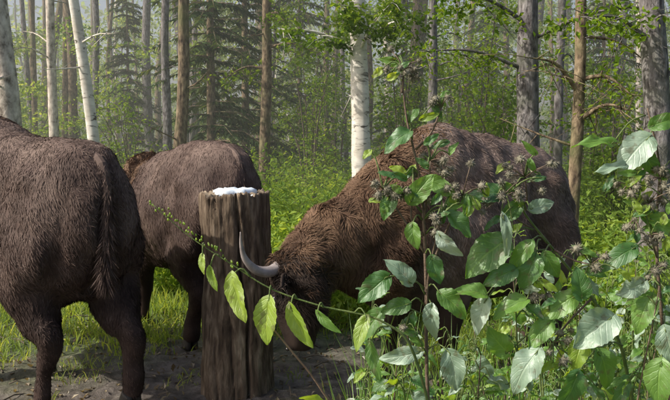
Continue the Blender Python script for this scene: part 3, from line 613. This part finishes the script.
for (c,L,W,m,an,st) in [
 ((.43,1.99,1.31),.15,.11,GR,205,(.60,2.1,1.36)),((.44,2.0,1.485),.10,.065,DK,165,(.56,2.08,1.42)),((.485,1.93,1.36),.12,.03,PA,-75,(.56,2.08,1.42)),
 ((.557,1.98,1.25),.10,.07,DK,-110,(.62,2.1,1.33)),((.64,1.98,1.16),.12,.07,GR,200,(.75,2.1,1.18)),((.73,1.95,1.09),.14,.10,PA,210,(.84,2.12,1.07)),
 ((.53,1.93,.99),.13,.085,PA,225,(.75,2.1,1.18)),((.50,1.97,1.16),.10,.06,GR,190,(.66,2.1,1.3)),((.41,1.97,1.13),.10,.06,PA,240,(.62,2.1,1.3)),
 ((.70,1.97,1.22),.09,.06,DK,100,(.72,2.1,1.2)),((.39,1.95,1.21),.09,.05,GR,150,(.6,2.1,1.3)),((.79,1.98,.97),.11,.07,GR,-60,(.9,2.15,.99)),((.66,1.9,.93),.11,.07,DK,250,(.86,2.15,1.0)),((.47,2.0,1.04),.10,.07,GR,140,(.7,2.1,1.1)),
 ((.50,2.0,1.42),.08,.05,GR,210,(.57,2.08,1.42)),((.60,2.02,1.44),.07,.045,PA,20,(.56,2.08,1.43)),((.53,1.98,1.30),.10,.05,GR,-130,(.64,2.1,1.32)),((.47,1.98,1.24),.10,.06,DK,200,(.64,2.1,1.3)),((.62,1.98,1.27),.08,.05,GR,-60,(.66,2.1,1.3)),((.58,1.97,1.08),.10,.06,GR,215,(.76,2.1,1.17)),((.69,1.96,1.02),.09,.06,YE,240,(.86,2.12,1.02))]:
    leaf_at(g,st,c,L,W,m,an)
g.build('burdock_plant',PM,smooth=True)
g=Geo()
mkstem(g,[(1.15,2.2,-.02),(1.08,2.15,.6),(1.0,2.1,1.05),(.96,2.08,1.35),(.95,2.05,1.55),(.9,2.03,1.72)],[.008,.007,.0055,.005,.0035,.002],SR)
for c in [(.9,2,1.45),(.90,1.98,1.36),(.93,2,1.52),(.86,2,1.40),(.92,2,1.25),(.84,2,1.5)]: burrs(g,(.965,2.08,c[2]-.08),c,6,.03,.016)
for (c,L,W,m,an,st) in [((.85,2.0,1.60),.13,.09,PA,215,(.94,2.05,1.66)),((.93,1.98,1.68),.08,.05,GR,20,(.92,2.05,1.68)),((.74,2.0,1.63),.12,.04,GR,170,(.9,2.04,1.7)),((.90,2.0,1.56),.09,.05,GR,-60,(.94,2.05,1.6)),((.79,2.0,1.55),.10,.035,PA,190,(.94,2.05,1.6)),
 ((.88,1.98,1.14),.11,.07,GR,230,(.98,2.1,1.2)),((.95,1.95,1.04),.11,.07,PA,-80,(1.0,2.1,1.1)),((.82,2.0,1.30),.11,.06,DK,200,(.96,2.1,1.3)),((.9,1.92,.95),.12,.08,GR,250,(1.0,2.1,1.0)),((.85,1.98,1.2),.09,.06,PA,210,(.98,2.1,1.25)),((.93,1.98,1.38),.08,.05,GR,-40,(.96,2.07,1.38))]:
    leaf_at(g,st,c,L,W,m,an)
g.build('burdock_plant',PM,smooth=True)
g=Geo()
tube(g,[(.36,1.95,-.02),(.31,1.88,.6),(.22,1.82,1.03),(.13,1.8,1.15),(-.04,1.8,1.195),(-.167,1.8,1.24),(-.27,1.8,1.305),(-.373,1.8,1.374),(-.476,1.8,1.464)],[.006,.005,.004,.003,.0024,.002,.0017,.0013,.001],7,SG,n=50)
for k in range(46):
    t=k/46; c=np.array([-.25,1.8,1.292])*(1-t)+np.array([-.476,1.8,1.464])*t+rng.normal(size=3)*.006
    tube(g,[c,c+[0,0,.006]],[.003,.0015],5,YE)
for (c,L,W,m,an,st) in [((-.257,1.78,1.215),.125,.055,YE,-82,(-.22,1.8,1.272)),((-.18,1.77,1.16),.115,.07,YE,-100,(-.165,1.8,1.24)),((-.095,1.78,1.14),.12,.045,YE,-70,(-.10,1.8,1.215)),
 ((-.316,1.79,1.265),.065,.026,YE,-75,(-.30,1.8,1.325)),((-.345,1.79,1.305),.05,.022,YE,-95,(-.34,1.8,1.35)),((-.02,1.78,1.15),.08,.025,GR,-50,(-.03,1.8,1.19)),((.06,1.77,1.13),.09,.04,YE,-120,(.05,1.8,1.175)),((.10,1.78,1.05),.1,.035,GR,-80,(.14,1.8,1.14))]:
    leaf_at(g,st,c,L,W,m,an,curl=.1,face=(-.5,-1,.35),wave=.02)
g.build('nettle_sprig',PM,smooth=True)
g=Geo(); tube(g,[(.25,2.1,0),(.06,1.9,.75),(-.04,1.82,.97),(-.11,1.8,1.07),(-.175,1.8,1.15)],[.005,.004,.003,.0025,.002],7,0,n=20)
g.build('dry_stick',[pmat('dry_stalk',[(.3,(.16,.10,.07)),(.7,(.32,.22,.15))],nscale=20)],smooth=True)
g=Geo(); rr=random.Random(12)
for k in range(74):
    y=rr.uniform(1.95,3.6); f_=y/2; x=(rr.uniform(.04,1.05)**.85)*f_; top=rr.uniform(.8,1.32)-(.25 if x<.35*f_ else 0)-.05*(y-2)
    x2=x+rr.gauss(0,.08); P=[(x,y,-.02),((x+x2)/2+rr.gauss(0,.03),y,top*.55),(x2,y-.03,top)]
    tube(g,P,[.0045,.0035,.0015],6,rr.choice([SG,SG,SR]),n=12); PP,_=interp_path(P,np.ones(3),20)
    for q in range(18):
        i=rr.randint(5,19); s=PP[i]; an=rr.choice([rr.uniform(-60,50),rr.uniform(130,240)]); L=rr.uniform(.03,.085)*(1.3-.5*i/19); a=math.radians(an)
        c=s+np.array([math.cos(a)*(.03+L*.5),rr.uniform(-.05,.05),math.sin(a)*(.03+L*.5)])
        leaf_at(g,s,c,L,L*rr.uniform(.35,.7),rr.choice([GR,GR,DK,PA,YE,GR,PA]),an,tilt=rr.uniform(-.6,.6),face=(rr.gauss(-.2,.6),rr.gauss(-.4,.6),1))
n=1500; y=rng.uniform(1.9,4,n); x=rng.uniform(.05,1.1,n)*y/2
blades(g,np.stack([x,y,np.full(n,0)],1),np.stack([rng.normal(size=n)*.2,rng.normal(size=n)*.2,np.ones(n)],1),rng.uniform(.3,1.0,n),.006,GR,droop=.12)
g.build('weeds',PM,smooth=True)
print('done')
